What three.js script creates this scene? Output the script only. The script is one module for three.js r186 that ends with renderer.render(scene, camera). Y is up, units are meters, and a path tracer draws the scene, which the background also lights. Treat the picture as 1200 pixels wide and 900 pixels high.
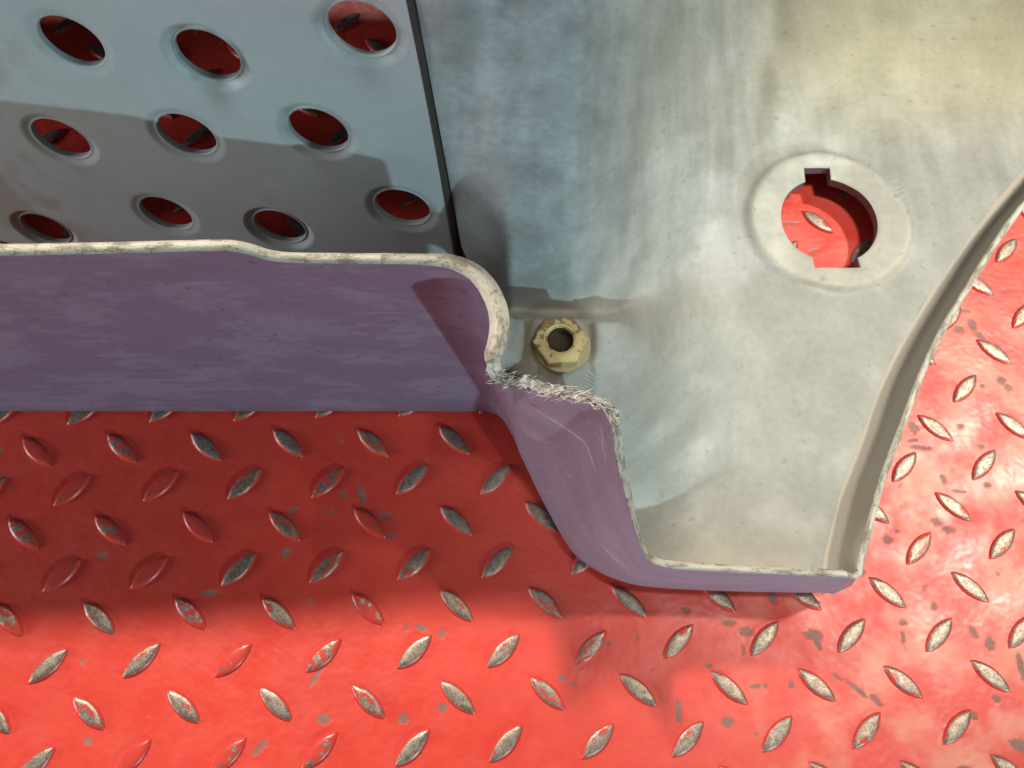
import * as THREE from 'three';
import { ImprovedNoise } from 'three/addons/math/ImprovedNoise.js';
import { mergeGeometries, mergeVertices } from 'three/addons/utils/BufferGeometryUtils.js';

// ------------------------------------------------------------ camera, light, exposure
const renderer = new THREE.WebGLRenderer({ antialias: true });
renderer.toneMapping = THREE.LinearToneMapping;
renderer.toneMappingExposure = 1.0;
renderer.shadowMap.enabled = true;
const scene = new THREE.Scene();
const EYE = new THREE.Vector3(0, 0.3274, 0);
const FWD = new THREE.Vector3(0.04358, -0.92761, -0.371).normalize();
const UP = new THREE.Vector3(0.02336, 0.3722, -0.92786).normalize();
const RIGHT = new THREE.Vector3().crossVectors(FWD, UP).normalize();
const FOCAL = 1100;
const camera = new THREE.PerspectiveCamera(44.5, 4 / 3, 0.01, 20);
camera.position.copy(EYE);
camera.up.copy(UP);
camera.lookAt(EYE.clone().add(FWD));
camera.focus = 0.29;
camera.userData.fStop = 30;
scene.background = new THREE.Color(0.105, 0.107, 0.112);          // the even light of the workshop round about
const LAMP = (name, target, dir, dist, cd, rgb, soft) => {
  const l = new THREE.PointLight(new THREE.Color(...rgb), cd, 0, 2);
  l.name = name;
  l.position.copy(target).addScaledVector(new THREE.Vector3(...dir).normalize(), dist);
  l.castShadow = true; l.shadow.radius = soft; l.shadow.camera.near = 0.05; l.shadow.camera.far = 6; l.shadow.bias = -0.0005;
  scene.add(l);
};
const SPOT = (name, aim, dir, dist, cd, rgb, angle, soft) => { // a work light that reaches only part of the plate
  const l = new THREE.SpotLight(new THREE.Color(...rgb), cd, 0, angle, 1, 2);
  l.name = name; l.position.copy(aim).addScaledVector(new THREE.Vector3(...dir).normalize(), dist);
  l.target.position.copy(aim); l.target.name = name + '_aim'; l.castShadow = true; l.shadow.radius = soft; l.shadow.camera.near = 0.05; l.shadow.bias = -0.0005;
  scene.add(l, l.target);
};
SPOT('right_work_light', new THREE.Vector3(0.2, 0, -0.15), [0.42, 0.89, -0.18], 1.7, 8.2, [1, 0.93, 0.8], 0.14, 2.4);
SPOT('top_work_light', new THREE.Vector3(0.19, 0, -0.17), [0.12, 0.98, 0.12], 1.7, 8.2, [1, 0.97, 0.9], 0.118, 5);
SPOT('left_work_light', new THREE.Vector3(-0.09, 0, -0.03), [-0.16, 0.8, -0.652], 2.0, 19, [1, 0.9, 0.78], 0.13, 5.0);
LAMP('left_lamp', new THREE.Vector3(0.0, 0.06, -0.1), [-0.92, 0.16, 0.12], 1.8, 5.2, [0.97, 0.95, 1], 10);
LAMP('front_lamp', new THREE.Vector3(-0.06, 0.07, -0.14), [0.55, 0.26, 0.8], 1.6, 4.2, [0.62, 0.93, 1], 1.0);

// ------------------------------------------------------------ helpers
const V = (x, y, z) => new THREE.Vector3(x, y, z);
const clamp = (x, a = 0, b = 1) => Math.min(b, Math.max(a, x));
const mix = (a, b, t) => a + (b - a) * t;
const ss = (a, b, x) => { const t = clamp((x - a) / (b - a)); return t * t * (3 - 2 * t); };
let seed = 20477;
const rnd = () => { seed = (seed * 1664525 + 1013904223) >>> 0; return seed / 4294967296; };
const perlin = new ImprovedNoise();
const nz = (x, y, z = 0) => perlin.noise(x, y, z);
const fbm = (x, y, z = 0, n = 4) => { let s = 0, a = 0.5; for (let i = 0; i < n; i++) { s += a * nz(x, y, z + i * 7.3); x *= 2.03; y *= 2.03; a *= 0.5; } return s; };
// place of a measured point (in the 1200 x 900 survey picture) that stands y above the plate, and the way back
function dirAt(u, v) { return FWD.clone().addScaledVector(RIGHT, (u - 600) / FOCAL).addScaledVector(UP, -(v - 450) / FOCAL); }
function at(u, v, y = 0) { const d = dirAt(u, v); return EYE.clone().addScaledVector(d, (y - EYE.y) / d.y); }
function px(p) { const d = p.clone().sub(EYE), w = d.dot(FWD); return [600 + FOCAL * d.dot(RIGHT) / w, 450 - FOCAL * d.dot(UP) / w]; }
function lerpTable(t, x) { // rows [x, a, b ...] ordered by x
  if (x <= t[0][0]) return t[0].slice(1);
  for (let i = 1; i < t.length; i++) if (x <= t[i][0]) { const f = (x - t[i - 1][0]) / (t[i][0] - t[i - 1][0]); return t[i].slice(1).map((b, k) => mix(t[i - 1][k + 1], b, f)); }
  return t[t.length - 1].slice(1);
}
const enc = (c) => { c = clamp(c); return 255 * (c <= 0.0031308 ? 12.92 * c : 1.055 * Math.pow(c, 1 / 2.4) - 0.055); };
function texture(w, h, fn, srgb) { // fn(x, y) in pixels -> [r, g, b]; linear values
  const d = new Uint8Array(w * h * 4);
  for (let y = 0, k = 0; y < h; y++) for (let x = 0; x < w; x++, k += 4) {
    const c = fn(x, y);
    for (let i = 0; i < 3; i++) d[k + i] = srgb ? enc(c[i]) : 255 * clamp(c[i]);
    d[k + 3] = 255;
  }
  const t = new THREE.DataTexture(d, w, h);
  t.magFilter = THREE.LinearFilter; t.minFilter = THREE.LinearMipmapLinearFilter; t.generateMipmaps = true;
  t.wrapS = t.wrapT = THREE.RepeatWrapping;
  if (srgb) t.colorSpace = THREE.SRGBColorSpace;
  t.needsUpdate = true;
  return t;
}
function mesh(name, geo, mat, parent) {
  const m = new THREE.Mesh(geo, mat); m.name = name; m.castShadow = m.receiveShadow = true; parent.add(m); return m;
}
// rows of points -> one smooth sheet
function sheet(rows, uvs, skip) {
  const R = rows.length, C = rows[0].length, pos = [], uv = [], idx = [];
  for (let r = 0; r < R; r++) for (let c = 0; c < C; c++) {
    const p = rows[r][c]; pos.push(p.x, p.y, p.z);
    const q = uvs ? uvs(r, c, p) : [c / (C - 1), r / (R - 1)]; uv.push(q[0], q[1]);
  }
  for (let r = 0; r < R - 1; r++) for (let c = 0; c < C - 1; c++) {
    if (skip && skip(r, c)) continue;
    const a = r * C + c, b = a + 1, d = a + C, e = d + 1;
    idx.push(a, d, b, b, d, e);
  }
  const g = new THREE.BufferGeometry();
  g.setAttribute('position', new THREE.Float32BufferAttribute(pos, 3));
  g.setAttribute('uv', new THREE.Float32BufferAttribute(uv, 2));
  g.setIndex(idx);
  g.computeVertexNormals();
  return g;
}

// ------------------------------------------------------------ the red tread plate
const PITCH = 0.03, OX = -0.1566, OZ = -0.1095;        // the lattice of the raised treads
const TILE_X = 0.6, TILE_Z = 0.51, TX0 = -0.3, TZ0 = -0.42;
// chips through the paint, mm: x, z, length, width, turn
const CHIPS = [[-91,-57,7.5,2.3,0],[-41,-52,3.5,3.5,0],[-19,-43,4.6,2.3,20],[-12,-41,2.3,2.8,0],[-24,-43,1.7,1.7,0],[-57,-53,2.3,2.3,0],[-51,-15,4.7,3.4,15],[-25,-14,3.9,3.7,0],[-12,-17,2.8,3.7,70],[-54,-28,7.9,1.6,-55],[-71,-7,7.1,2.3,-45],[-126,-11,2.4,2.9,0],[-131,-36,1.7,2.2,0],[28,-25,2.9,2.2,20],[31,-23,2.0,1.4,0],[72,-46,3.0,2.3,0],[86,-41,5.3,2.3,0],[92,-38,5.3,3.4,10],[90,-32,1.2,4.0,0],[78,-27,2.9,1.7,0],[66,-13,2.6,7.5,2],[82,-9,4.0,4.0,0],[93,-20,3.5,1.6,0],[96,-20,2.0,1.9,0],[105,-20,2.3,2.8,0],[103,-49,3.0,4.7,0],[115,-36,7.1,4.0,15],[116,-33,2.1,4.0,-20],[147,-39,3.3,2.3,0],[146,-34,1.8,4.6,5],[159,-44,2.4,3.0,0],[171,-35,2.4,4.7,-15],[176,-31,3.9,4.9,0],[185,-23,2.4,10.3,0],[174,-13,2.9,2.5,20],[179,2,8.0,4.3,20],[165,-8,2.3,3.3,-30],
  [121,-22,4.4,1.4,40],[127,-18,9.3,1.9,42],[133,-14,5.2,2.2,50],[158,8,5.7,1.6,0],[81,-25,1.7,1.4,0],[44,-36,1.7,1.7,0],[-40,-90,3.0,6.9,-20],[-47,-90,2.4,2.5,0],[-32,-82,5.4,2.5,-10],[-41,-83,1.8,3.1,0],[-64,-85,4.2,1.9,-10],[-66,-70,4.1,3.0,-20],[-51,-84,1.8,1.9,0],[-65,-84,1.5,1.5,0],[-129,-71,4.1,2.4,-10],[-30,-75,6.0,1.5,20],[135,-57,4.3,3.6,10],[183,-110,2.6,2.1,0],[189,-102,2.6,1.7,0],[166,-102,9.7,2.0,8],[164,-105,4.5,1.7,-5],[172,-90,2.5,4.0,-10],[177,-85,6.3,1.0,10],[188,-87,3.2,2.0,10],[203,-128,4.0,3.6,0],[197,-152,3.4,6.0,0],[199,-147,4.8,3.0,45],[191,-150,4.8,3.8,0],[213,-166,2.1,2.0,0],[195,-158,6.2,1.9,5],[165,-110,3.9,4.8,0],[166,-74,4.4,3.2,30],[170,-71,5.6,2.5,10],[147,-68,3.7,3.1,0],[195,-126,2.0,1.8,0],[205,-125,3.3,2.9,0],
  [151,-71,1.6,1.6,0],[-48,-126,1.6,1.7,0],[28,-45,1.5,1.4,0],[54,-37,1.5,1.4,0],[91,-5,1.4,1.1,0],[17,-32,0.9,0.8,0],[-144,-60,2.9,0.9,0],[-48,-110,1.5,2.6,0],[-170,-110,2.4,2.6,0],[-168,-100,1.8,1.9,0],[-17,-102,0.9,1.0,0],[155,-213,3.2,5.5,0],[131,-199,7.8,1.2,0],[139,-186,4.9,1.2,-20]];
for (let i = 0; i < 90; i++) CHIPS.push([-300 + 600 * rnd(), -420 + 510 * rnd(), 0.5 + 1.1 * rnd(), 0.5 + 0.8 * rnd(), 180 * rnd(), 0.35 + 0.5 * rnd()]);
for (let i = 0; i < 45; i++) CHIPS.push([120 + 130 * rnd(), -190 + 200 * rnd(), 0.8 + 3 * rnd(), 0.5 + 1.2 * rnd(), 180 * rnd(), 0.25 + 0.35 * rnd()]);
const FW = 2048, FH = 1740, chipMask = new Float32Array(FW * FH);
for (const [cx, cz, l, w, turn, str = 0.9] of CHIPS) {
  const a = turn * Math.PI / 180, r = Math.max(l, w) * 0.9 + 1.5, k = FW / 600;
  const ca = Math.cos(a), sa = Math.sin(a), off = cx * 1.7 + cz;
  for (let y = Math.floor((cz - r + 420) * k); y < (cz + r + 420) * k; y++) for (let x = Math.floor((cx - r + 300) * k); x < (cx + r + 300) * k; x++) {
    if (x < 0 || y < 0 || x >= FW || y >= FH) continue;
    const mx = x / k - 300 - cx, mz = y / k - 420 - cz, p = (mx * ca + mz * sa) / (l * 0.5), q = (-mx * sa + mz * ca) / (w * 0.5);
    const d = Math.hypot(p, q) + 0.75 * fbm(mx * 0.9 + off, mz * 0.9, 3, 3);
    const m = str * (1 - ss(0.8, 1.05, d));
    if (m > chipMask[y * FW + x]) chipMask[y * FW + x] = m;
  }
}
const floorMap = texture(FW, FH, (x, y) => {
  const mx = x * 600 / FW - 300, mz = y * 600 / FW - 420, m = chipMask[y * FW + x];
  const a = fbm(mx * 0.012, mz * 0.012, 1, 4), b = fbm(mx * 0.15, mz * 0.15, 5, 3), st = fbm(mx * 0.05, mz * 0.6, 9, 3);
  const dustGlare = ss(0.0, 0.4, fbm(mx * 0.05 + 3, mz * 0.05, 12, 4) + 0.2 * ss(60, 200, mx)) * 0.42 * ss(40, 150, mx) * ss(-260, -60, mz);  // pale dust, with lamp glare painted into the right-hand floor
  const t = 1 + 0.14 * a + 0.05 * b + 0.04 * st;
  const red = [0.64 * t, 0.05 * t * (1 + 0.3 * b), 0.03 * t];
  const g = 0.9 + 0.5 * b, chip = [0.25 * g, 0.14 * g, 0.115 * g];
  return [0, 1, 2].map((i) => mix(mix(red[i], [0.72, 0.40, 0.27][i], dustGlare), chip[i], m));
}, true);
const floorRough = texture(1024, 870, (x, y) => {
  const mx = x * 600 / 1024 - 300, mz = y * 600 / 1024 - 420, m = chipMask[Math.min(FH - 1, y * 2) * FW + x * 2];
  const r = 0.43 + 0.3 * fbm(mx * 0.06, mz * 0.06, 2, 4) + 0.12 * fbm(mx * 0.3, mz * 0.3, 4, 3);
  return [0, mix(clamp(r, 0.2, 0.8), 0.75, m), 0];
});
const floorBump = texture(1024, 870, (x, y) => {
  const mx = x * 600 / 1024 - 300, mz = y * 600 / 1024 - 420, m = chipMask[Math.min(FH - 1, y * 2) * FW + x * 2];
  const h = 0.5 + 0.5 * fbm(mx * 0.07, mz * 0.07, 21, 3) + 0.2 * fbm(mx * 0.5, mz * 0.5, 8, 2) - 0.25 * m;
  return [h, h, h];
});
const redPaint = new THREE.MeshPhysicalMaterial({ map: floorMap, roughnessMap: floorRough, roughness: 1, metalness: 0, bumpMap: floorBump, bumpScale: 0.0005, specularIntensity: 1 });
const floorGeo = new THREE.PlaneGeometry(1.8, 1.53);
floorGeo.rotateX(-Math.PI / 2);
{
  const p = floorGeo.attributes.position, uv = floorGeo.attributes.uv;
  for (let i = 0; i < p.count; i++) { p.setZ(i, p.getZ(i) - 0.165); uv.setXY(i, (p.getX(i) - TX0) / TILE_X, (p.getZ(i) - TZ0) / TILE_Z); }
}
const plate = new THREE.Group(); plate.name = 'floor'; scene.add(plate);
plate.userData = { kind: 'structure', label: 'red painted steel tread plate floor with worn raised treads under the broken cover' };
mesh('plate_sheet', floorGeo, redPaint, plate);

// the worn tops of the treads: a sheet of 16 wear patterns
const AW = 1024, AH = 1024, CW = 256, CH = 256;
const wearOf = (n) => [0.05, 0.14, 0.22, 0.3, 0.4, 0.5, 0.62, 0.7, 0.78, 0.84, 0.88, 0.92, 0.95, 0.98, 1.0, 1.03][n];
const bare = (x, y) => {
  const n = Math.floor(y / CH) * 4 + Math.floor(x / CW), a = ((x % CW) + 0.5) / CW * 2 - 1, b = ((y % CH) + 0.5) / CH * 2 - 1, w = wearOf(n);
  const s = a / 0.92, t = b / 0.8, lens = Math.abs(t) / Math.max(0.02, Math.pow(Math.max(0, 1 - s * s), 0.85)) ;
  const d = Math.max(Math.abs(s), lens) ;
  const f = fbm(a * 3.2 + n * 9.1, b * 1.7, n, 4);
  const edge = ss(0, 0.1, (w < 0.7 ? mix(0.62, 1, w) : 0.98) + 0.34 * f - d), patch = w > 0.8 ? ss(-0.02, 0.05, w - 0.62 + f * 0.9) : ss(0, 0.06, (w - 0.55) * 0.75 + f * 1.1);
  return edge * patch;
};
const treadMap = texture(AW, AH, (x, y) => {
  const m = bare(x, y), g = fbm(x * 0.03, y * 0.012, 2, 4), s = fbm(x * 0.11, y * 0.05, 6, 3), t = 1 + 0.2 * g;
  const metal = [0.31 + 0.36 * s + 0.22 * g, 0.255 + 0.32 * s + 0.19 * g, 0.205 + 0.27 * s + 0.16 * g];
  const edge = ss(0.05, 0.5, m) * (1 - ss(0.5, 0.98, m));
  return [0, 1, 2].map((i) => mix(mix([0.56 * t, 0.05 * t, 0.034 * t][i], metal[i], m), [0.2, 0.08, 0.06][i], edge * 0.45));
}, true);
const treadORM = texture(512, 512, (x, y) => { const m = bare(x * 2, y * 2), s = fbm(x * 0.1, y * 0.05, 3, 3); return [0, mix(0.34, 0.52 + 0.2 * s, m), 0.9 * m]; });
const treadMat = new THREE.MeshStandardMaterial({ map: treadMap, roughnessMap: treadORM, metalnessMap: treadORM, roughness: 1, metalness: 1 });
function treadGeo(n) { // an almond: foot on the plate, sloping flanks, nearly flat top
  const N = 18, pos = [], uv = [], idx = [], HL = 0.0082, HW = 0.0031, cx = (n % 4) / 4, cy = Math.floor(n / 4) / 4;
  const rings = [[1, -0.0002], [0.93, 0.00035], [0.82, 0.00095], [0.6, 0.00118], [0.3, 0.00124]];
  for (const [k, h] of rings) for (let i = 0; i < N; i++) {
    const th = i / N * 2 * Math.PI, s = Math.cos(th), half = Math.pow(Math.max(0, 1 - s * s), 0.78) * Math.sign(Math.sin(th));
    const a = s * (1 - (1 - k) * 0.9), b = half * k;
    pos.push(a * HL, h, b * HW); uv.push(cx + (a * 0.5 + 0.5) * 0.25, cy + (b * 0.5 + 0.5) * 0.25);
  }
  pos.push(0, 0.00126, 0); uv.push(cx + 0.125, cy + 0.125);
  for (let r = 0; r < rings.length - 1; r++) for (let i = 0; i < N; i++) {
    const j = (i + 1) % N, a = r * N + i, b = r * N + j, c = a + N, d = b + N;
    idx.push(a, c, b, b, c, d);
  }
  for (let i = 0; i < N; i++) idx.push((rings.length - 1) * N + i, rings.length * N, (rings.length - 1) * N + (i + 1) % N);
  const g = new THREE.BufferGeometry();
  g.setAttribute('position', new THREE.Float32BufferAttribute(pos, 3)); g.setAttribute('uv', new THREE.Float32BufferAttribute(uv, 2));
  g.setIndex(idx); g.computeVertexNormals();
  return g;
}
const treadGeos = Array.from({ length: 16 }, (_, n) => treadGeo(n));
const WEAR = { '0,0': 2, '1,0': 6, '0.5,0.5': 3, '1.5,0.5': 3, '2.5,0.5': 9, '0,1': 6, '1,1': 5, '2,1': 2, '3,1': 7, '4,1': 1, '0.5,1.5': 3, '1.5,1.5': 2, '0,2': 5, '1,2': 9, '2,2': 6, '3,2': 8, '4,2': 4, '2.5,2.5': 3, '3.5,2.5': 6, '1,3': 7, '2,3': 9, '1.5,3.5': 2, '2.5,3.5': 4, '3.5,3.5': 4, '3.5,0.5': 6, '3.5,1.5': 7 };
const far = [], M4 = new THREE.Matrix4();
for (let j2 = -58; j2 < 46; j2++) for (let i2 = -46; i2 < 66; i2++) {
  if ((i2 + j2) % 2 && true) continue;
  if (Math.abs(i2 % 2) !== Math.abs(j2 % 2)) continue;
  const i = i2 / 2, j = j2 / 2, slash = Math.abs(i2 % 2) === 1;
  const x = OX + i * PITCH, z = OZ + j * PITCH;
  if (Math.abs(x) > 0.885 || Math.abs(z + 0.165) > 0.75) continue;
  const n = WEAR[i + ',' + j] ?? Math.min(15, 7 + Math.floor(rnd() * 9)), turn = (slash ? 1 : -1) * (Math.PI / 4 - 0.02) + 0.06 * (rnd() - 0.5), flip = rnd() < 0.5 ? Math.PI : 0;
  const jx = (rnd() - 0.5) * 0.0012, jz = (rnd() - 0.5) * 0.0012;
  const [u, v] = px(V(x, 0, z));
  const seen = u > -25 && u < 1225 && v > -15 && v < 925 && (v > 465 || u > 1000 || (u > 900 && v > 190) || (u < 520 && v < 300));
  if (seen) {
    const t = mesh('raised_tread', treadGeos[n], treadMat, plate);
    t.position.set(x + jx, 0, z + jz); t.rotation.y = turn + flip;
  } else {
    M4.makeRotationY(turn + flip); M4.setPosition(x + jx, 0, z + jz);
    far.push(treadGeos[n].clone().applyMatrix4(M4));
  }
}
mesh('tread_field', mergeGeometries(far), treadMat, plate).userData.kind = 'stuff';

// ------------------------------------------------------------ the broken cover
const cover = new THREE.Group(); cover.name = 'broken_cover'; scene.add(cover);
cover.userData = { label: 'broken purple cover lying open on the red tread plate, grey inside with a perforated sheet', category: 'machine cover' };

// the upright perforated sheet stands in this plane
const SC = 0.98, fromEye = (x, y, z) => EYE.clone().add(V(x, y - EYE.y, z).multiplyScalar(SC));
const PN = V(-0.1969, 0.0755, 0.9775).normalize(), P0 = fromEye(-0.0958, 0.0148, -0.1833);
const onPlane = (u, v) => { const d = dirAt(u, v); return EYE.clone().addScaledVector(d, PN.dot(P0.clone().sub(EYE)) / PN.dot(d)); };

// --- inside face: wall, slope, floor of the pocket, ledge under the nut
const RIGHT_RIM = [[1010, 677, 0.0315], [1013.5, 660, 0.0315], [1017, 643, 0.0315], [1027, 605, 0.0320], [1037, 567, 0.0325], [1050, 530, 0.0325], [1066, 488, 0.0330], [1083, 442, 0.0335], [1108, 389, 0.0335], [1139, 337, 0.0345], [1172, 284, 0.0350], [1200, 245, 0.0355], [1250, 185, 0.0365], [1320, 100, 0.0375], [1390, 0, 0.0385], [1440, -90, 0.0395]];
const floorY = (u, v) => 0.0155 + 0.0016 * ss(820, 1000, u) * ss(380, 520, v) + 0.002 * ss(330, -60, v) * ss(800, 1100, u) - 0.0045 * Math.exp(-((((u - 971) / 100) ** 2 + ((v - 259) / 78) ** 2) ** 2)) + 0.0012 * nz(u * 0.008, v * 0.008, 3) + 0.002 * ss(640, 690, v);
const VBASE = [[-90, 930], [0, 915], [90, 900], [170, 885], [230, 860], [300, 825], [360, 800], [420, 790]];
function insideY(u, v) {
  const f = floorY(u, v);
  let h = f;
  if (v < 420) {
    const ur = 690, ub = lerpTable(VBASE, v)[0];
    const wy = (uu) => mix(onPlane(uu, v).y, 0.0705 + 0.0795 * (366 - v) / 366 + 0.00004 * (uu - 640), ss(530, 600, uu)), top = Math.max(0.004, wy(ur) - f);
    const p = wy(Math.min(u, ur + 60)) - f, sl = clamp((ub - u) / (ub - ur), 0, 1.6), slope = top * 1.06 * Math.pow(sl, 1.7), k1 = 0.13 * top + 0.002;
    const low = -k1 * Math.log(Math.exp(-p / k1) + Math.exp(-slope / k1));
    h = f + Math.max(0, low) + 0.0012 * nz(u * 0.02, v * 0.01, 8);
    h -= 0.003 * Math.exp(-(((u - ub + 25) / 30) ** 2)) * ss(300, 120, v);
  }
  const soft = mix(4, 70, ss(715, 800, u)), ledge = ss(370 - soft, 370 + soft, v) * (1 - mix(clamp((u - 695) / 165), ss(690, 865, u), 0.7)) * (1 - mix(clamp((v - 428) / 235), ss(420, 670, v), 0.4));
  let hl = 0.077 + 0.022 * (1 - ss(588, 628, u)) * ss(470, 400, v);
  hl -= 0.0016 * (1 - ss(693, 698, u)) * ss(372, 380, v);
  return mix(h, hl, ledge);
}
const flat = (a, b) => { const d = b.clone().sub(a); d.y = 0; d.normalize(); return d; };
const inwardOf = (d) => V(d.z, 0, -d.x);
// right wall: rim points -> foot of the wall inside
const rightRim = new THREE.CatmullRomCurve3(RIGHT_RIM.map(([u, v, y]) => at(u, v, y)), false, 'centripetal');
const RN = 110, rimR = [], footR = [];
for (let i = 0; i <= RN; i++) {
  const p = rightRim.getPoint(i / RN), t = rightRim.getTangent(i / RN), n = inwardOf(t.setY(0).normalize());
  rimR.push({ p, n });
  const q = p.clone().addScaledVector(n, 0.0028); q.y = 0.0165; const uv = px(q); q.y = floorY(...uv); footR.push({ q, uv: px(q) });
}
const RTAB = footR.map((f) => [f.uv[1], f.uv[0]]).sort((a, b) => a[0] - b[0]);
const LTAB = [[-90, 470], [0, 487], [290, 541], [340, 565], [366, 584], [400, 584], [424, 580], [436, 596], [455, 645], [475, 694], [500, 700], [560, 708], [612, 716], [650, 732], [672, 748], [690, 756]];
const ROWS = 176, COLS = 140, V0 = -80, V1 = 685, rows = [];
for (let r = 0; r <= ROWS; r++) {
  const v = mix(V0, V1, r / ROWS), L = lerpTable(LTAB, v)[0], R = lerpTable(RTAB, v)[0] + 2, row = [];
  for (let c = 0; c <= COLS; c++) { const u = mix(L, R, c / COLS); row.push(at(u, v, insideY(u, v))); }
  rows.push(row);
}
// the keyhole: grid cells round it make way for a ring-shaped patch
const HOLE = at(971, 259, 0.0132), BOSS = 0.0305;
const holeR = (th) => { // outline: a circle with a narrow notch at the back and a wider one in front
  const R = 0.0190, s = Math.sin(th), c = Math.cos(th), tilt = 0.0;
  for (const [side, half, reach, off] of [[-1, 0.0052, 0.0236, -0.0015], [1, 0.0088, 0.0216, -0.0006]]) {
    if (s * side > 0) {
      const rr = reach / Math.abs(s); if (Math.abs(rr * c - off - tilt) < half) return Math.max(R, rr);
      const e = (off + Math.sign(c * 1 - off / R * Math.abs(1)) * half) / c; // side of the notch
      if (e > R && e * Math.abs(s) < reach && Math.abs(e * c - off) <= half + 1e-6) return e;
    }
  }
  return R;
};
let r0 = 1e9, r1 = -1, c0 = 1e9, c1 = -1;
rows.forEach((row, r) => row.forEach((p, c) => { const d = Math.hypot(p.x - HOLE.x, p.z - HOLE.z); if (d < 0.047) { r0 = Math.min(r0, r); r1 = Math.max(r1, r); c0 = Math.min(c0, c); c1 = Math.max(c1, c); } }));
const boss = (p) => { const d = Math.hypot((p.x - HOLE.x) * 0.97, p.z - HOLE.z); return 0.0026 * (1 - ss(BOSS - 0.001, BOSS + 0.0022, d)) - 0.0020 * Math.exp(-(((d - BOSS - 0.005) / 0.005) ** 2)) * ss(0.1, -0.9, (p.x - HOLE.x) / BOSS * 0.8 + (p.z - HOLE.z) / BOSS * 0.4); };
for (let r = r0; r <= r1; r++) for (let c = c0; c <= c1; c++) rows[r][c].y += boss(rows[r][c]);
const castUV = (p) => [(p.x + 0.03) / 0.36, (p.z - p.y + 0.40) / 0.38];
const inGeo = sheet(rows, (r, c, p) => castUV(p), (r, c) => r >= r0 && r < r1 && c >= c0 && c < c1);
const ringOut = [];
for (let c = c0; c < c1; c++) ringOut.push(rows[r0][c]);
for (let r = r0; r < r1; r++) ringOut.push(rows[r][c1]);
for (let c = c1; c > c0; c--) ringOut.push(rows[r1][c]);
for (let r = r1; r > r0; r--) ringOut.push(rows[r][c0]);
// the patch shares the grid's edge points (each edge cut in four), so the two weld without a seam
const CUT = 4, K = 26, patch = [], edge = [];
ringOut.forEach((p, i) => { const q = ringOut[(i + 1) % ringOut.length]; for (let c = 0; c < CUT; c++) edge.push(p.clone().lerp(q, c / CUT)); });
edge.push(edge[0].clone());
for (let k = 0; k <= K; k++) {
  const row = [];
  for (const o of edge) {
    const dx = o.x - HOLE.x, dz = o.z - HOLE.z, ro = Math.hypot(dx, dz), th = Math.atan2(dz, dx), f = Math.pow(k / K, 1.1), rr = mix(holeR(th), ro, f);
    if (k === K) { row.push(o.clone()); continue; }
    const p = V(HOLE.x + rr * Math.cos(th), 0, HOLE.z + rr * Math.sin(th));
    let y = 0.0132; for (let it = 0; it < 3; it++) { p.y = y; const [u, v] = px(p); y = insideY(u, v); }
    p.y = y + boss(p) - (k === 0 ? 0.0004 : 0);
    row.push(p);
  }
  patch.push(row);
}
const patchGeo = sheet(patch.map((r) => r.slice().reverse()), (r, c, p) => castUV(p));
const holeWall = [0, 1].map((k) => patch[0].map((p) => V(p.x, p.y - 0.0040 * k, p.z)));

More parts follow.
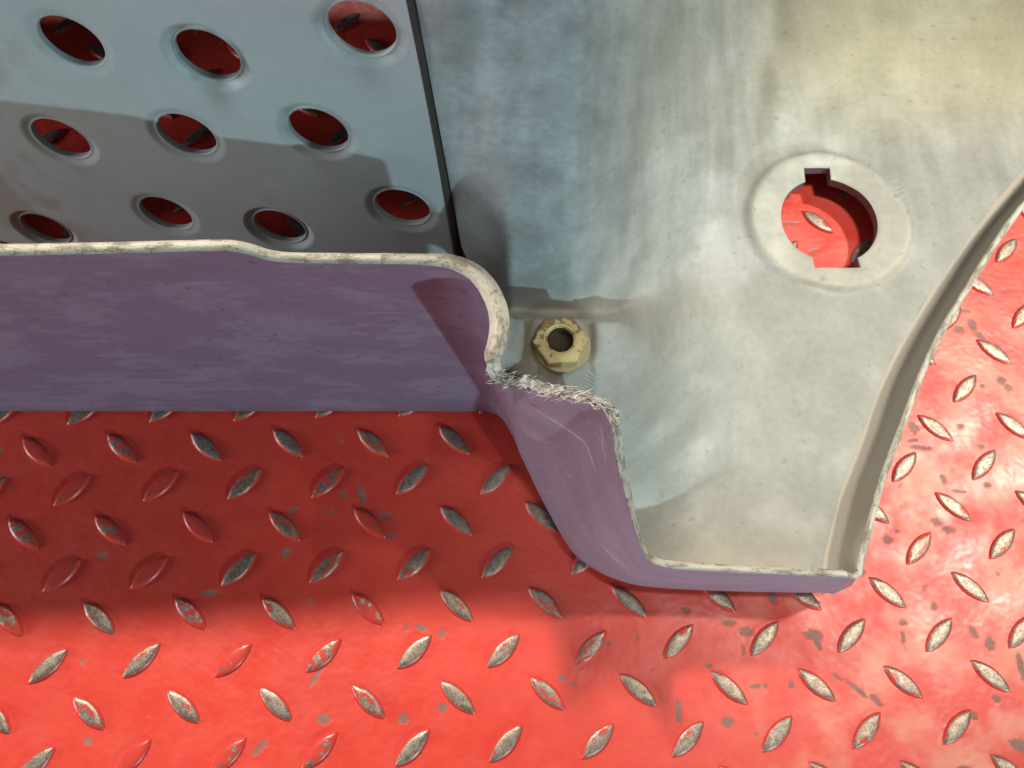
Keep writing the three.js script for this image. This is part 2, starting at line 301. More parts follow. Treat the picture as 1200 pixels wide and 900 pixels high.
// fine scratches and a few long drawn lines over the bare casting
const CS = 1536, lines = new Float32Array(CS * CS);
for (let q = 0; q < 170; q++) {
  const long = q < 14, x0 = CS * rnd(), y0 = CS * rnd(), a = long ? 1.35 + 0.35 * (rnd() - 0.5) : Math.PI * rnd(), len = long ? 90 + 160 * rnd() : 8 + 60 * rnd() * rnd(), str = (rnd() < 0.6 ? -1 : 1) * (0.12 + 0.3 * rnd()), bend = (rnd() - 0.5) * 0.25;
  for (let i = 0; i < len * 2; i++) {
    const t = i / (len * 2), X = Math.round(x0 + len * t * Math.cos(a + bend * t)), Y = Math.round(y0 + len * t * Math.sin(a + bend * t));
    if (X >= 0 && Y >= 0 && X < CS && Y < CS) lines[Y * CS + X] = str * Math.sin(Math.PI * t) * (0.6 + 0.8 * nz(t * 9, q, 5));
  }
}
const castMap = texture(1536, 1536, (x, y) => {
  const X = (x / 1536) * 360 - 30, W = (y / 1536) * 380 - 400;      // mm: across, and along the wall then the floor
  const big = fbm(X * 0.016, W * 0.016, 1, 4), mid = fbm(X * 0.06, W * 0.06, 4, 4), fine = fbm(X * 0.35, W * 0.35, 7, 3), grain = nz(X * 2.1, W * 2.1, 2);
  let c = [0.305, 0.31, 0.278];
  const wall = (1 - ss(22, 66, X + 14 * mid + 0.06 * (W + 200))) * ss(-192, -214, W + 6 * mid);
  const blue = wall * 0.9;
  c = c.map((v, i) => mix(v, [0.272, 0.315, 0.32][i], blue));
  const white = ss(0.0, 0.3, big + 0.35 * mid + 0.05) * 0.55;
  c = c.map((v, i) => mix(v, [0.41, 0.415, 0.395][i], white * (1 - 0.8 * wall)));
  const teal = wall * ss(-0.05, 0.25, 0.8 * mid + 0.6 * fine) * 0.3; c = c.map((v, i) => mix(v, [0.33, 0.42, 0.46][i], teal));
  const dark = wall * ss(0.05, 0.3, -mid + 0.7 * fine + 0.1 * big) * 0.4; c = c.map((v, i) => mix(v, [0.17, 0.19, 0.2][i], dark));
  const strk = fbm(X * 0.11, W * 0.014, 17, 3); c = c.map((v, i) => v * (1 + (0.5 * strk) * ss(-170, -240, W)));
  const blot = Math.exp(-((X - 78) ** 2 + ((W + 118) * 1.1) ** 2) / 60) * 0.5 + Math.exp(-((X - 42) ** 2 + (W + 190) ** 2) / 260) * 0.6; c = c.map((v, i) => mix(v, [0.5, 0.5, 0.47][i], blot * (0.8 + mid)));
  const yellow = ss(95, 165, X) * ss(-225, -285, W) * 0.8; c = c.map((v, i) => mix(v, [0.46, 0.425, 0.285][i], yellow));
  const mud = ss(-100, -62, W) * ss(-0.25, 0.2, mid + 0.4 * fine + 0.1) * 0.75; c = c.map((v, i) => mix(v, [0.31, 0.27, 0.2][i], mud));
  const edgeMud = ss(-74, -58, W) * 0.55; c = c.map((v, i) => mix(v, [0.25, 0.205, 0.14][i], edgeMud * ss(-0.4, 0.3, mid)));
  const t = 1 + 0.2 * mid + 0.16 * fine + 0.05 * grain;
  const speck = ss(0.5, 0.66, nz(X * 0.28 + 40, W * 0.28, 11) + 0.3 * fine) * 0.35 * (1 - wall);
  const dh = Math.hypot(X - HOLE.x * 1000, W - (HOLE.z - HOLE.y) * 1000) + 2.5 * mid, worn = ss(33, 29.5, dh) * (0.5 + 0.5 * mid); c = c.map((v, i) => mix(v, [0.47, 0.455, 0.37][i], worn));
  const ln = lines[y * CS + x], ring = Math.exp(-((Math.hypot(X - 26, W + 190.5) - 9.5 - 3 * mid) ** 2) / 5) * 0.55;
  return c.map((v, i) => mix(mix(mix(v * t, [0.2, 0.17, 0.12][i], speck), [0.2, 0.15, 0.09][i], ring), ln > 0 ? [0.6, 0.6, 0.56][i] : [0.13, 0.11, 0.09][i], Math.abs(ln)));
}, true);
const castBump = texture(1024, 1024, (x, y) => { const X = x * 0.352, W = y * 0.371, h = 0.5 + 0.45 * fbm(X * 0.12, W * 0.12, 3, 4) + 0.15 * nz(X * 1.4, W * 1.4, 5); return [h, h, h]; });
const castRough = texture(512, 512, (x, y) => { const r = 0.52 + 0.3 * fbm(x * 0.03, y * 0.03, 5, 4); return [0, r + 0.2, 0.1]; });
const castMat = new THREE.MeshStandardMaterial({ map: castMap, bumpMap: castBump, bumpScale: 0.00028, roughnessMap: castRough, metalnessMap: castRough, roughness: 1, metalness: 1, side: THREE.DoubleSide });
let innerGeo = mergeGeometries([inGeo, patchGeo]);
innerGeo.deleteAttribute('normal');
innerGeo = mergeVertices(innerGeo, 1e-6);
innerGeo.computeVertexNormals();
const inner = mesh('inner_face', innerGeo, castMat, cover);
const purpleDark = new THREE.MeshStandardMaterial({ color: new THREE.Color(0.15, 0.10, 0.13), roughness: 0.55, side: THREE.DoubleSide });
mesh('keyhole_edge', sheet(holeWall), purpleDark, inner);

// --- the outer wall, its rim and the inside of the walls
// top outer edge (u, v, height) and foot (u, v); thickness in mm; how worn or torn the edge is
const ST = [
  [-330, 301, .1045, -330, 482, 3.4, 0], [-160, 300, .1045, -160, 482, 3.4, 0], [0, 299, .1045, 120, 482, 3.4, 0], [150, 296, .1045, 270, 482, 3.4, 0], [250, 293.5, .1045, 345, 482, 3.4, 0], [272, 294, .1044, 358, 482, 3.4, 0], [292, 298, .103, 371, 482, 3.3, 0], [312, 304, .1012, 385, 482, 3.2, 0], [335, 307, .1003, 402, 482, 3.1, 0], [420, 308.5, .100, 462, 482, 3.2, 0], [495, 310, .100, 515, 482, 3.4, 0],
  [525, 314, .100, 540, 482, 4.4, 0], [549, 326, .100, 562, 482.5, 5.0, 0], [562, 342, .100, 576, 484, 5.4, 0], [571, 362, .100, 585, 488, 5.5, 0], [573.5, 380, .100, 590, 493, 5.4, 0], [571, 400, .100, 594, 499, 5.0, 0], [567.5, 416, .0995, 597, 504, 4.6, 0.1], [570, 430, .099, 599, 508, 4.2, 0.6],
  [577, 445, .0975, 602, 513, 3.4, 1], [592, 452, .0935, 605.5, 522, 3.4, 1], [612, 454, .088, 610, 533, 3.4, 1], [640, 462, .0855, 617.5, 549, 3.2, 1], [670, 467, .0865, 625.5, 566, 3.0, 1], [696, 474, .089, 633, 581.5, 2.8, 1], [712, 482, .0915, 639.5, 594, 3.0, 0.9],
  [717, 500, .0898, 647, 608, 2.6, 0.5], [721, 530, .084, 657, 626, 2.5, 0.45], [729, 565, .077, 675, 651.4, 2.4, 0.45], [740, 605, .0655, 700, 669.5, 2.4, 0.45], [748, 632, .055, 718, 677.5, 2.4, 0.45], [756, 652, .0455, 734, 682, 2.4, 0.45], [766, 661, .0375, 750, 685, 2.4, 0.3], [790, 666, .0345, 776, 687.5, 2.3, 0.15], [850, 670, .0325, 838, 690.5, 2.3, 0.05],
  [920, 673, .032, 908, 692, 2.3, 0.05], [965, 675, .0315, 955, 692.5, 2.3, 0.05], [992, 677, .0315, 984, 690.5, 2.3, 0.05], [1004, 679, .0315, 998, 686.5, 2.3, 0.05],
];
const topCurve = new THREE.CatmullRomCurve3(ST.map((s) => at(s[0], s[1], s[2])), false, 'centripetal');
const footPts = ST.map((s, i) => at(s[3], s[4], 0.0035 + 0.0085 * ss(27, 35, i)));
const footCurve = new THREE.CatmullRomCurve3(footPts, false, 'centripetal');
const SUB = 14, wall = [];
for (let k = 0; k < ST.length - 1; k++) for (let i = 0; i < SUB; i++) {
  const f = i / SUB, s = (k + f) / (ST.length - 1);
  wall.push({ top: topCurve.getPoint(s), foot: footCurve.getPoint(s), th: mix(ST[k][5], ST[k + 1][5], f) / 1000, torn: mix(ST[k][6], ST[k + 1][6], f), k: k + f });
}
// carry on round the corner and up the right side
const lastFoot = (i) => { const { p, n } = rimR[i]; const q = p.clone().addScaledVector(n, 0.004); q.y = 0.012; return q; };
for (let i = 1; i <= RN; i++) wall.push({ top: rimR[i].p.clone(), foot: lastFoot(i), th: 0.0023, torn: 0.03, k: 40 + i });
const TW = wall.length;
wall.forEach((w, i) => {
  const d = flat(wall[Math.max(0, i - 1)].top, wall[Math.min(TW - 1, i + 1)].top); w.n = inwardOf(d);
});
wall.forEach((w, i) => { w.m = inwardOf(flat(wall[Math.max(0, i - 6)].foot, wall[Math.min(TW - 1, i + 6)].foot)); });
for (let pass = 0; pass < 8; pass++) { const ms = wall.map((w) => w.m.clone()); wall.forEach((w, i) => { w.m = ms[Math.max(0, i - 2)].clone().add(ms[i]).add(ms[Math.min(TW - 1, i + 2)]).normalize(); }); }
for (let pass = 0; pass < 3; pass++) { const ns = wall.map((w) => w.n.clone()); wall.forEach((w, i) => { w.n = ns[Math.max(0, i - 1)].clone().add(ns[i]).add(ns[Math.min(TW - 1, i + 1)]).normalize(); }); }
wall.forEach((w) => { w.n = w.n.clone().lerp(w.m, ss(23.5, 26, w.k) * (1 - ss(36, 39, w.k))).normalize(); });
let arc = 0;
wall.forEach((w, i) => {
  if (i) arc += w.foot.distanceTo(wall[i - 1].foot) * 0.5 + w.top.distanceTo(wall[i - 1].top) * 0.5;
  w.s = arc; w.top0 = w.top.clone();
  if (w.torn > 0.2) { // ragged edge
    const j = fbm(w.s * 420, 3, 1, 3), a = w.torn;
    w.top.y += 0.0024 * j * a; w.top.addScaledVector(w.n, 0.0011 * fbm(w.s * 520, 8, 2, 3) * a); w.th *= 1 + 0.35 * a * fbm(w.s * 380, 5, 4, 2);
  }
});
const HT = 14, outRows = [], LEN = arc;
const bulge = (k) => 0.0018 * ss(19, 31, k) * (1 - ss(36, 38, k));
for (let h = 0; h <= HT + 2; h++) outRows.push(wall.map((w) => {
  if (h === 0) { const q = w.foot.clone().addScaledVector(w.m, 0.006); q.y -= 0.0022; return q; }
  if (h === 1) { const q = w.foot.clone().addScaledVector(w.m, 0.0022); q.y -= 0.0014; return q; }
  const t = (h - 2) / HT, p = w.foot.clone().lerp(w.top0, t).addScaledVector(w.top.clone().sub(w.top0), Math.pow(t, 9));
  p.addScaledVector(w.m, -bulge(w.k) * Math.sin(Math.PI * Math.pow(t, 0.7)));
  if (w.torn < 0.2 && t === 1) p.y -= 0.0003;
  return p;
}));
const outGeo = sheet(outRows.reverse(), (r, c, p) => [wall[c].s / LEN, 1 - r / (HT + 2)]);
{ // the broken side is one smooth curve: even out its normals along the wall
  const N = outGeo.attributes.normal, R = HT + 3, a = wall.findIndex((w) => w.k >= 18.5), b = wall.findIndex((w) => w.k >= 36);
  for (let r2 = 0; r2 < R; r2++) {
    const src = wall.map((w, c) => V(N.getX(r2 * TW + c), N.getY(r2 * TW + c), N.getZ(r2 * TW + c)));
    for (let c = a; c < b; c++) { const h = Math.min(46, c - a + 2, b - c + 2), q = V(0, 0, 0); for (let d = -h; d <= h; d++) q.add(src[clamp(c + d, 0, TW - 1)]); q.normalize(); N.setXYZ(r2 * TW + c, q.x, q.y, q.z); }
  }
}
// purple paint with scratches, smears of red paint and specks on the broken side
const sAt = (k) => { let b = wall[0]; for (const w of wall) if (w.k <= k) b = w; return b.s / LEN; };
const PW = 2048, PH = 512, marks = new Float32Array(PW * PH), reds = new Float32Array(PW * PH);
function scratch(k0, t0, k1, t1, wpx, str, bend = 0) {
  const x0 = sAt(k0) * PW, x1 = sAt(k1) * PW, n = 400;
  for (let i = 0; i <= n; i++) {
    const f = i / n, x = mix(x0, x1, f), y = (mix(t0, t1, f) + bend * Math.sin(Math.PI * f)) * PH, s = str * Math.sin(Math.PI * clamp(f * 0.94 + 0.03)) * (0.75 + 0.5 * nz(f * 14, k0, 3));
    for (let dy = -3; dy <= 3; dy++) for (let dx = -1; dx <= 1; dx++) {
      const X = Math.round(x + dx), Y = Math.round(y + dy); if (X < 0 || Y < 0 || X >= PW || Y >= PH) continue;
      const m = s * Math.exp(-((dy / wpx) ** 2) - dx * dx * 0.8); if (m > marks[Y * PW + X]) marks[Y * PW + X] = m;
    }
  }
}
scratch(21.5, 0.84, 27.2, 0.80, 1.7, 0.95, -0.06); scratch(25.2, 0.93, 26.9, 0.9, 1.2, 0.7, -0.02); scratch(24.8, 0.9, 26.9, 0.93, 1.0, 0.5); scratch(25.4, 0.87, 26.9, 0.91, 1.0, 0.5); scratch(28.0, 0.55, 30.6, 0.6, 1.4, 0.7, -0.05); scratch(28.2, 0.46, 30.8, 0.62, 0.9, 0.35, 0.02);
for (let i = 0; i < 26; i++) { const k = 21 + 12 * rnd(), t = 0.15 + 0.8 * rnd(); scratch(k, t, k + 0.6 + 1.6 * rnd(), t - 0.1 + 0.2 * rnd(), 0.8, 0.1 + 0.18 * rnd()); }
for (let i = 0; i < 40; i++) { const k = 12 * rnd(), t = 0.15 + 0.8 * rnd(); scratch(k, t, k + 0.4 + 1.5 * rnd(), t + 0.02 * (rnd() - 0.5), 0.9, 0.05 + 0.1 * rnd()); }
function blot(k, t, r, str, arr) { const x0 = sAt(k) * PW, y0 = t * PH; for (let y = -r * 2; y <= r * 2; y++) for (let x = -r; x <= r; x++) { const X = Math.round(x0 + x), Y = Math.round(y0 + y); if (X < 0 || Y < 0 || X >= PW || Y >= PH) continue; const d = Math.hypot(x / r * 1.6, y / r) + 0.8 * fbm(X * 0.2, Y * 0.12, 5, 3); arr[Y * PW + X] = Math.max(arr[Y * PW + X], str * (1 - ss(0.6, 1, d))); } }
for (const [k, t, r, s] of [[21.6, 0.86, 7, 0.7], [20.6, 0.62, 6, 0.5], [20.9, 0.55, 8, 0.5], [21.8, 0.5, 7, 0.45], [22.2, 0.34, 8, 0.4], [22.6, 0.28, 7, 0.35], [20.4, 0.7, 5, 0.4], [23.0, 0.4, 5, 0.3]]) blot(k, t, r, s, reds);
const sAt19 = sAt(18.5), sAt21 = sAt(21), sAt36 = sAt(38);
const purpleMap = texture(PW, PH, (x, y) => {
  const a = fbm(x * 0.012, y * 0.016, 1, 4), b = fbm(x * 0.06, y * 0.08, 4, 3), i = y * PW + x, m = marks[i], q = reds[i], t = 1 + 0.08 * a + 0.04 * b;
  const brightSide = ss(sAt19, sAt21, x / PW) * (1 - ss(sAt36, sAt36 + 0.03, x / PW)), dustAndLight = mix(0.16 * ss(0, 0.3, a + 0.5 * b + 0.08), 0.52 + 0.3 * a, brightSide);  // thin dust; the broken side also paler, its stronger light painted in
  const speck = ss(0.5, 0.62, nz(x * 0.16, y * 0.11, 17)) * 0.5;
  return [0, 1, 2].map((j) => mix(mix(mix(mix([0.165, 0.138, 0.205][j] * t, [0.37, 0.35, 0.425][j], dustAndLight), [0.4, 0.07, 0.06][j], q), [0.08, 0.05, 0.06][j], speck), [0.75, 0.72, 0.75][j], m));
}, true);
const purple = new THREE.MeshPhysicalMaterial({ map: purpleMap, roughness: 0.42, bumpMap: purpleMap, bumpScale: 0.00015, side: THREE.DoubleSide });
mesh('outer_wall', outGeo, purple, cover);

// rim: a worn, rounded strip from the outer edge over to the inner one
const rimRows = [];
for (let a = 0; a <= 6; a++) rimRows.push(wall.map((w, i) => {
  const f = a / 6, p = w.top.clone().addScaledVector(w.n, w.th * f), e = 4 * f * (1 - f), r = Math.min(0.0007, w.th * 0.25);
  p.y += r * Math.pow(e, 0.6) * (1 - w.torn) + 0.00018 * fbm(w.s * 110, f * 3, 3, 3);
  if (w.torn > 0.2) { const j = w.torn; p.y += (0.0028 * fbm(w.s * 170, f * 2.2, 6, 4) - 0.0010 * f) * j; p.addScaledVector(w.n, 0.0022 * fbm(w.s * 700, f * 5, 9, 2) * j); }
  if (w.torn < 0.2 && a === 0) p.y -= 0.0003;
  return p;
}));
const rimGeo = sheet(rimRows, (r, c) => [wall[c].s / 0.2, r / 6 * 0.02]);
const rimMap = texture(2048, 256, (x, y) => {
  const a = fbm(x * 0.012, y * 0.03, 2, 4), b = fbm(x * 0.09, y * 0.16, 5, 4), sc = fbm(x * 0.02, y * 0.7, 8, 2), t = 1 + 0.45 * b + 0.3 * sc;
  const d = ss(0.0, 0.32, a + 0.6 * b + 0.05) * 0.8;
  return [0, 1, 2].map((i) => mix([0.46, 0.43, 0.35][i] * t, [0.15, 0.125, 0.085][i], d));
}, true);
const rimMat = new THREE.MeshStandardMaterial({ map: rimMap, bumpMap: rimMap, bumpScale: 0.0003, roughness: 0.6, metalness: 0.15, side: THREE.DoubleSide });
const iTorn0 = wall.findIndex((w) => w.k >= 17.8), iTorn1 = wall.findIndex((w) => w.k >= 25.3), iTorn2 = wall.findIndex((w) => w.k >= 32.5);
const part = (g, from, to) => sheet(rimRows.map((r) => r.slice(from, to + 1)), (r, c) => [wall[c + from].s / 0.21, r / 6 * 0.16]);
mesh('rim', mergeGeometries([part(rimGeo, 0, iTorn0), part(rimGeo, iTorn1, TW - 1)]), rimMat, cover);
// the torn stretch: frayed pale fibres of metal lying over the fracture
const torn = [part(rimGeo, iTorn0, iTorn1)];
function sliver(i, len, wid, lift, ang, f) {
  const w = wall[i], along = flat(wall[i - 2].top, wall[i + 2].top), base = w.top.clone().addScaledVector(w.n, w.th * f); base.y += lift;
  const d = along.clone().multiplyScalar(Math.cos(ang)).addScaledVector(w.n, Math.sin(ang)).normalize(); d.y = (rnd() - 0.42) * 0.5;
  const side = V(-d.z, 0.2, d.x).normalize(), rowsS = [];
  const bend = (rnd() - 0.5) * 0.6;
  for (let s = 0; s <= 5; s++) {
    const t = s / 5 - 0.5, c = base.clone().addScaledVector(d, len * t).addScaledVector(side, bend * len * (t * t - 0.25)), r = wid * (1 - Math.pow(Math.abs(t) * 2, 1.7)) + 0.00003;
    rowsS.push([0, 1, 2, 3].map((q) => c.clone().addScaledVector(side, r * Math.cos(q / 3 * 2 * Math.PI)).add(V(0, r * 0.7 * Math.sin(q / 3 * 2 * Math.PI), 0))));
  }
  return sheet(rowsS, (r, c) => [base.x * 20 + r * 0.02, base.z * 20 + c * 0.03]);
}
for (let q = 0; q < 130; q++) { const i = Math.floor(mix(iTorn0 + 8, iTorn1 + 2, Math.pow(rnd(), 0.8))); torn.push(sliver(i, 0.0025 + 0.009 * rnd() * rnd(), 0.00004 + 0.00018 * rnd() * rnd(), 0.0001 + 0.0008 * rnd(), 0.25 + (rnd() - 0.5) * 1.3, -0.4 + 1.4 * rnd())); }
const tornMap = texture(256, 256, (x, y) => { const b = fbm(x * 0.14, y * 0.1, 5, 4), a = fbm(x * 0.05, y * 0.05, 2, 3), d = ss(0.05, 0.3, a + 0.7 * b); return [0, 1, 2].map((i) => mix([0.5, 0.48, 0.44][i] * (1 + 0.6 * b), [0.17, 0.145, 0.12][i], d * 0.85)); }, true);
const tornMat = new THREE.MeshStandardMaterial({ map: tornMap, roughness: 0.5, metalness: 0.3, bumpMap: tornMap, bumpScale: 0.0004, side: THREE.DoubleSide });
mesh('torn_edge', mergeGeometries(torn.map((g) => g.toNonIndexed())), tornMat, cover);

// inside of the walls, from the rim down to the inner face
const wallIn = [];
{ // long wall and broken side: straight down
  const a = wall.slice(0, wall.findIndex((w) => w.k >= 39) - 0).concat([]), rowsI = [];
  const list = wall.filter((w) => w.k < 40);
  for (let h = 0; h <= 6; h++) rowsI.push(list.map((w) => { const t = h / 6, p = w.top.clone().addScaledVector(w.n, w.th), q = w.foot.clone().addScaledVector(w.m, 0.0058); q.y = Math.min(0.014, w.foot.y + 0.0005); const r = p.lerp(q, t); if (w.torn > 0.2 && t === 0) r.y -= 0.0012 * w.torn; return r; }));
  wallIn.push(sheet(rowsI, (r, c, p) => castUV(p)));
  const rowsR = [];
  for (let h = 0; h <= 8; h++) rowsR.push(rimR.map(({ p, n }, i) => {
    const t = h / 8, a0 = p.clone().addScaledVector(n, 0.0023), b0 = footR[i].q.clone(), c0_ = footR[i].q.clone().addScaledVector(n, 0.006); c0_.y = floorY(...px(c0_)) + 0.00008; b0.y += 0.0003;
    if (t < 0.5) return a0.lerp(b0.clone().lerp(a0, 0.3), t * 2);
    const s = (t - 0.5) * 2, q0 = b0.clone().lerp(a0, 0.3);
    return q0.clone().multiplyScalar((1 - s) ** 2).addScaledVector(b0, 2 * s * (1 - s)).addScaledVector(c0_, s * s);
  }));
  wallIn.push(sheet(rowsR, (r, c, p) => castUV(p)));
}
const innerWallMat = new THREE.MeshStandardMaterial({ color: new THREE.Color(0.42, 0.375, 0.31), roughness: 0.8, bumpMap: castBump, bumpScale: 0.0005, side: THREE.DoubleSide });
mesh('inner_wall', mergeGeometries(wallIn), innerWallMat, cover);

// --- perforated sheet
const E1 = V(0, 1, 0).cross(PN).normalize(), E2 = PN.clone().cross(E1).normalize();
const toPlane = (p) => [p.clone().sub(P0).dot(E1), p.clone().sub(P0).dot(E2)];
const HR = 0.0092, HD = 0.0128;
const HOLES = [[82.7, 51, 0], [241.7, 69, 1], [422.7, 38, 0.7], [70.7, 165, 0.3], [218, 160, 0.2], [371.7, 156, 0.6], [52, 271, 0.9], [194, 252, 0.1], [326.7, 269, 0.9], [471, 246, 0.4], [-75, 60, 0.4], [-75, 165, 0.5], [-85, 270, 0.5]].map(([u, v, f]) => [...toPlane(onPlane(u, v)), f]);
const seamTop = toPlane(onPlane(473, -40)), seamFoot = toPlane(onPlane(541, 318)), seamMid = toPlane(onPlane(507, 135));
const sh = new THREE.Shape();
const leftX = -0.17, footE = (x) => { const y = P0.y + 0; return -(P0.y - 0.0045) / E2.y; };
sh.moveTo(leftX, -0.034); sh.lineTo(seamFoot[0] + 0.0005, -0.034); sh.lineTo(...seamFoot); sh.quadraticCurveTo(seamMid[0] + (seamMid[0] - (seamTop[0] + seamFoot[0]) / 2), seamMid[1], ...seamTop); sh.lineTo(leftX, seamTop[1] - 0.006); sh.closePath();
for (const [x, y] of HOLES) { const h = new THREE.Path(); h.absarc(x, y, HD, 0, Math.PI * 2, true); sh.holes.push(h); }
const inPlane = new THREE.Matrix4().makeBasis(E1, E2, PN).setPosition(P0);
const flatGeo = new THREE.ShapeGeometry(sh, 36); flatGeo.applyMatrix4(inPlane);
const meterUV = (g) => { const p = g.attributes.position, uv = g.attributes.uv; for (let i = 0; i < p.count; i++) { const q = toPlane(V(p.getX(i), p.getY(i), p.getZ(i))); uv.setXY(i, (q[0] + 0.2) / 0.36, (q[1] + 0.06) / 0.24); } return g; };
const tinMap = texture(1024, 683, (x, y) => { // grime has gathered round and below the holes
  const X = x * 0.3516 - 200, Y = y * 0.3516 - 60, a = fbm(X * 0.02, Y * 0.02, 1, 4), b = fbm(X * 0.1, Y * 0.1, 5, 4), f = fbm(X * 0.7, Y * 0.7, 3, 2), t = 1 + 0.2 * a + 0.1 * b + 0.08 * f;
  const rust = ss(0.02, 0.3, a + 0.5 * b + 0.2 * ss(-30, -100, X) * ss(60, -10, Y)) * 0.5 * ss(20, -80, X);
  let grime = 0;
  for (const [hx, hy, f] of HOLES) { const dx = X - hx * 1000, dy = Y - hy * 1000, d = Math.hypot(dx, dy) + 5 * b; if (d < 26) grime = Math.max(grime, (1 - ss(8.6, 12.2, d)) * (0.25 + 0.5 * f) * clamp(0.6 + 2 * a), 0.4 * f * Math.exp(-(((dx + 3 * a) / 4) ** 2)) * ss(0, -10, dy) * ss(-26, -12, dy)); }
  return [0, 1, 2].map((i) => mix(mix([0.36, 0.42, 0.43][i] * t, [0.22, 0.185, 0.12][i], rust), [0.13, 0.115, 0.09][i], grime));
}, true);
const tinMat = new THREE.MeshStandardMaterial({ map: tinMap, roughness: 0.6, metalness: 0.12, side: THREE.DoubleSide });
const tin = mesh('perforated_sheet', meterUV(flatGeo), tinMat, cover);
for (const [x, y, f] of HOLES) { // each hole is drawn back into a shallow funnel with a thin lip
  const dep = 0.0006 + 0.0015 * f, prof = [];
  for (let i = 0; i <= 10; i++) { const t = i / 10, r = mix(HD, HR, t); prof.push([r, -dep * ss(0, 1, t) + (t > 0.75 ? 0.0009 * f * ss(0.72, 1, t) : 0)]); }
  prof.push([HR - 0.0002, prof[10][1] - 0.0006], [HR, prof[10][1] - 0.0022]);
  const rowsC = prof.map(([r, h]) => Array.from({ length: 49 }, (_, i) => { const th = i / 48 * 2 * Math.PI; return V(x + r * Math.cos(th), y + r * Math.sin(th), h).applyMatrix4(inPlane); }));
  mesh('hole_collar', meterUV(sheet(rowsC)), tinMat, tin);
}
// dark strip in the seam between the sheet and the casting
{
  const rowsS = [];
  for (let i = 0; i <= 40; i++) {
    const v = mix(-60, 330, i / 40), uS = 478 + v / 290 * 55 + 1.5 * Math.sin(v * 0.012), a = onPlane(uS - 3.5, v), b = onPlane(uS + 5.5, v);
    const m = a.clone().lerp(b, 0.5).addScaledVector(PN, 0.0008);
    rowsS.push([a.clone().addScaledVector(PN, -0.003), a.clone().addScaledVector(PN, -0.0002), m, b.clone().addScaledVector(PN, -0.0002), b.clone().addScaledVector(PN, -0.003)]);
  }
  mesh('seam_strip', sheet(rowsS), new THREE.MeshStandardMaterial({ color: new THREE.Color(0.035, 0.028, 0.025), roughness: 0.8, side: THREE.DoubleSide }), cover);
}
// added unseen box behind the perforated sheet, keeping light off the floor there
{
  const rowsB = [];
  for (let h = 0; h <= 6; h++) rowsB.push(Array.from({ length: 41 }, (_, i) => { const f = i / 40; return V(mix(-0.32, 0.022, f), mix(0.003, 0.152, h / 6), -0.425); }));
  const rowsT = [];
  for (let h = 0; h <= 5; h++) rowsT.push(Array.from({ length: 41 }, (_, i) => { const f = i / 40, x = mix(-0.32, 0.022, f); return V(x, 0.152 + 0.012 * Math.sin(h / 5 * Math.PI), mix(-0.208 + 0.2 * (x + 0.1), -0.413, h / 5)); }));
  const side = (x, z0) => sheet(Array.from({ length: 5 }, (_, h) => Array.from({ length: 5 }, (_, i) => V(x, mix(0.003, 0.152, h / 4), mix(z0, -0.425, i / 4)))));
  mesh('added_light_block', mergeGeometries([sheet(rowsB), sheet(rowsT), side(0.02, -0.19), side(-0.315, -0.235)]), purple, cover);
}

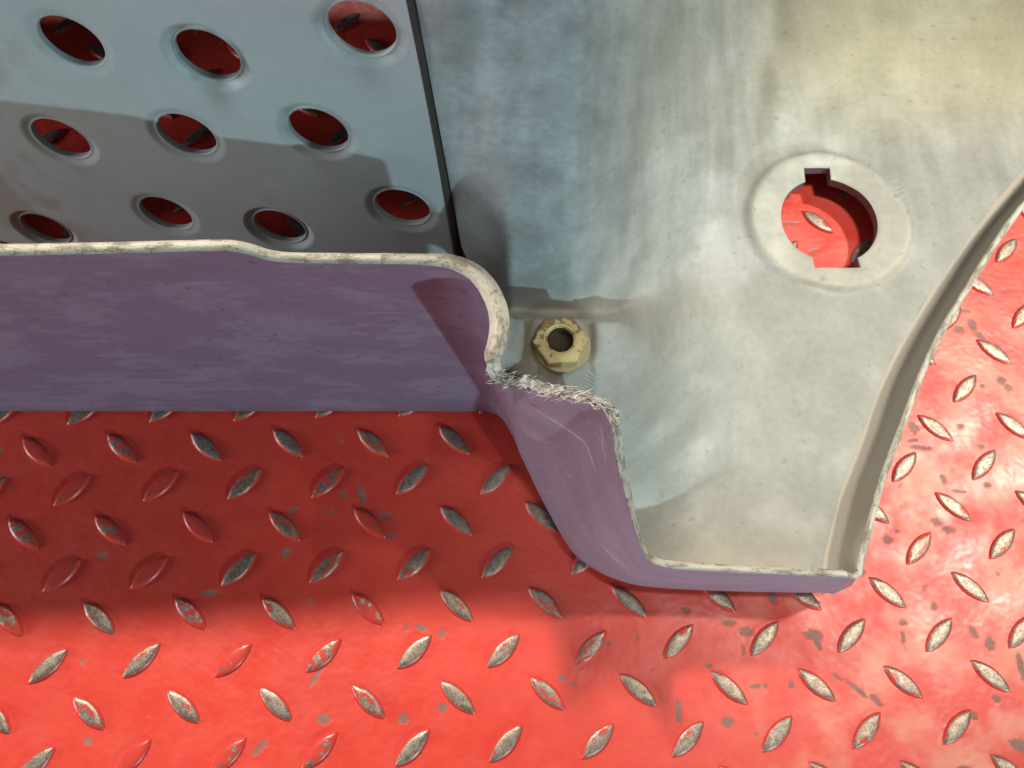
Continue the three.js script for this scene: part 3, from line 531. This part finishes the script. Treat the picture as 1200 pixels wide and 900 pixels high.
// --- hex nut with its washer
{
  const c = at(656, 402, 0.0764), tilt = new THREE.Group(); tilt.name = 'hex_nut';
  tilt.position.copy(c); tilt.rotation.set(0.05, 0.03, 0); cover.add(tilt);
  const nutMap = texture(256, 256, (x, y) => {
    const a = fbm(x * 0.03, y * 0.03, 2, 4), b = fbm(x * 0.12, y * 0.12, 5, 3), t = 1 + 0.3 * b;
    const rust = ss(0.0, 0.2, a + 0.4 * b + (y / 256 - 0.55) * 0.8) * 0.85;
    return [0, 1, 2].map((i) => mix([0.56, 0.47, 0.23][i] * t, [0.2, 0.1, 0.045][i], rust));
  }, true);
  const nutMat = new THREE.MeshStandardMaterial({ map: nutMap, roughness: 0.42, metalness: 0.35, bumpMap: nutMap, bumpScale: 0.0002, side: THREE.DoubleSide });
  const hex = new THREE.Shape(), AF = 0.0144, RC = AF / Math.sqrt(3);
  for (let i = 0; i < 6; i++) { const a = i * Math.PI / 3 + 0.02; hex[i ? 'lineTo' : 'moveTo'](RC * Math.cos(a), RC * Math.sin(a)); }
  hex.closePath();
  const bore = new THREE.Path(); bore.absarc(0, 0, 0.0037, 0, 2 * Math.PI, true); hex.holes.push(bore);
  const g = new THREE.ExtrudeGeometry(hex, { depth: 0.0022, bevelEnabled: true, bevelThickness: 0.0005, bevelSize: 0.0004, bevelOffset: -0.0004, bevelSegments: 2, curveSegments: 32 });
  g.rotateX(-Math.PI / 2);
  { const p = g.attributes.position, uv = g.attributes.uv; for (let i = 0; i < p.count; i++) uv.setXY(i, p.getX(i) / 0.018 + 0.5, -p.getZ(i) / 0.018 + 0.5 + p.getY(i) * 20); }
  mesh('nut_body', g, nutMat, tilt);
  // countersunk mouth, thread turns, and a rusty cup darkened for the bore's shade
  const lip = [[0.0050, 0.00275], [0.0046, 0.00285], [0.0040, 0.0025], [0.0034, 0.0024], [0.0035, 0.0022], [0.0032, 0.0018], [0.0034, 0.0006], [0.0, 0.0004]];
  mesh('threaded_bore', new THREE.LatheGeometry(lip.slice(2).map(([r, h]) => new THREE.Vector2(r, h)), 40), new THREE.MeshStandardMaterial({ color: new THREE.Color(0.05, 0.035, 0.02), roughness: 0.7, metalness: 0.3, side: THREE.DoubleSide }), tilt);
  mesh('mouth_ring', new THREE.LatheGeometry(lip.slice(0, 4).map(([r, h]) => new THREE.Vector2(r, h)), 40), nutMat, tilt);
  const wg = new THREE.CylinderGeometry(0.0083, 0.0085, 0.0008, 40); wg.translate(0.0008, -0.0004, 0.0008);
  mesh('washer', wg, new THREE.MeshStandardMaterial({ color: new THREE.Color(0.36, 0.32, 0.2), roughness: 0.5, metalness: 0.3 }), tilt);
}
renderer.render(scene, camera);
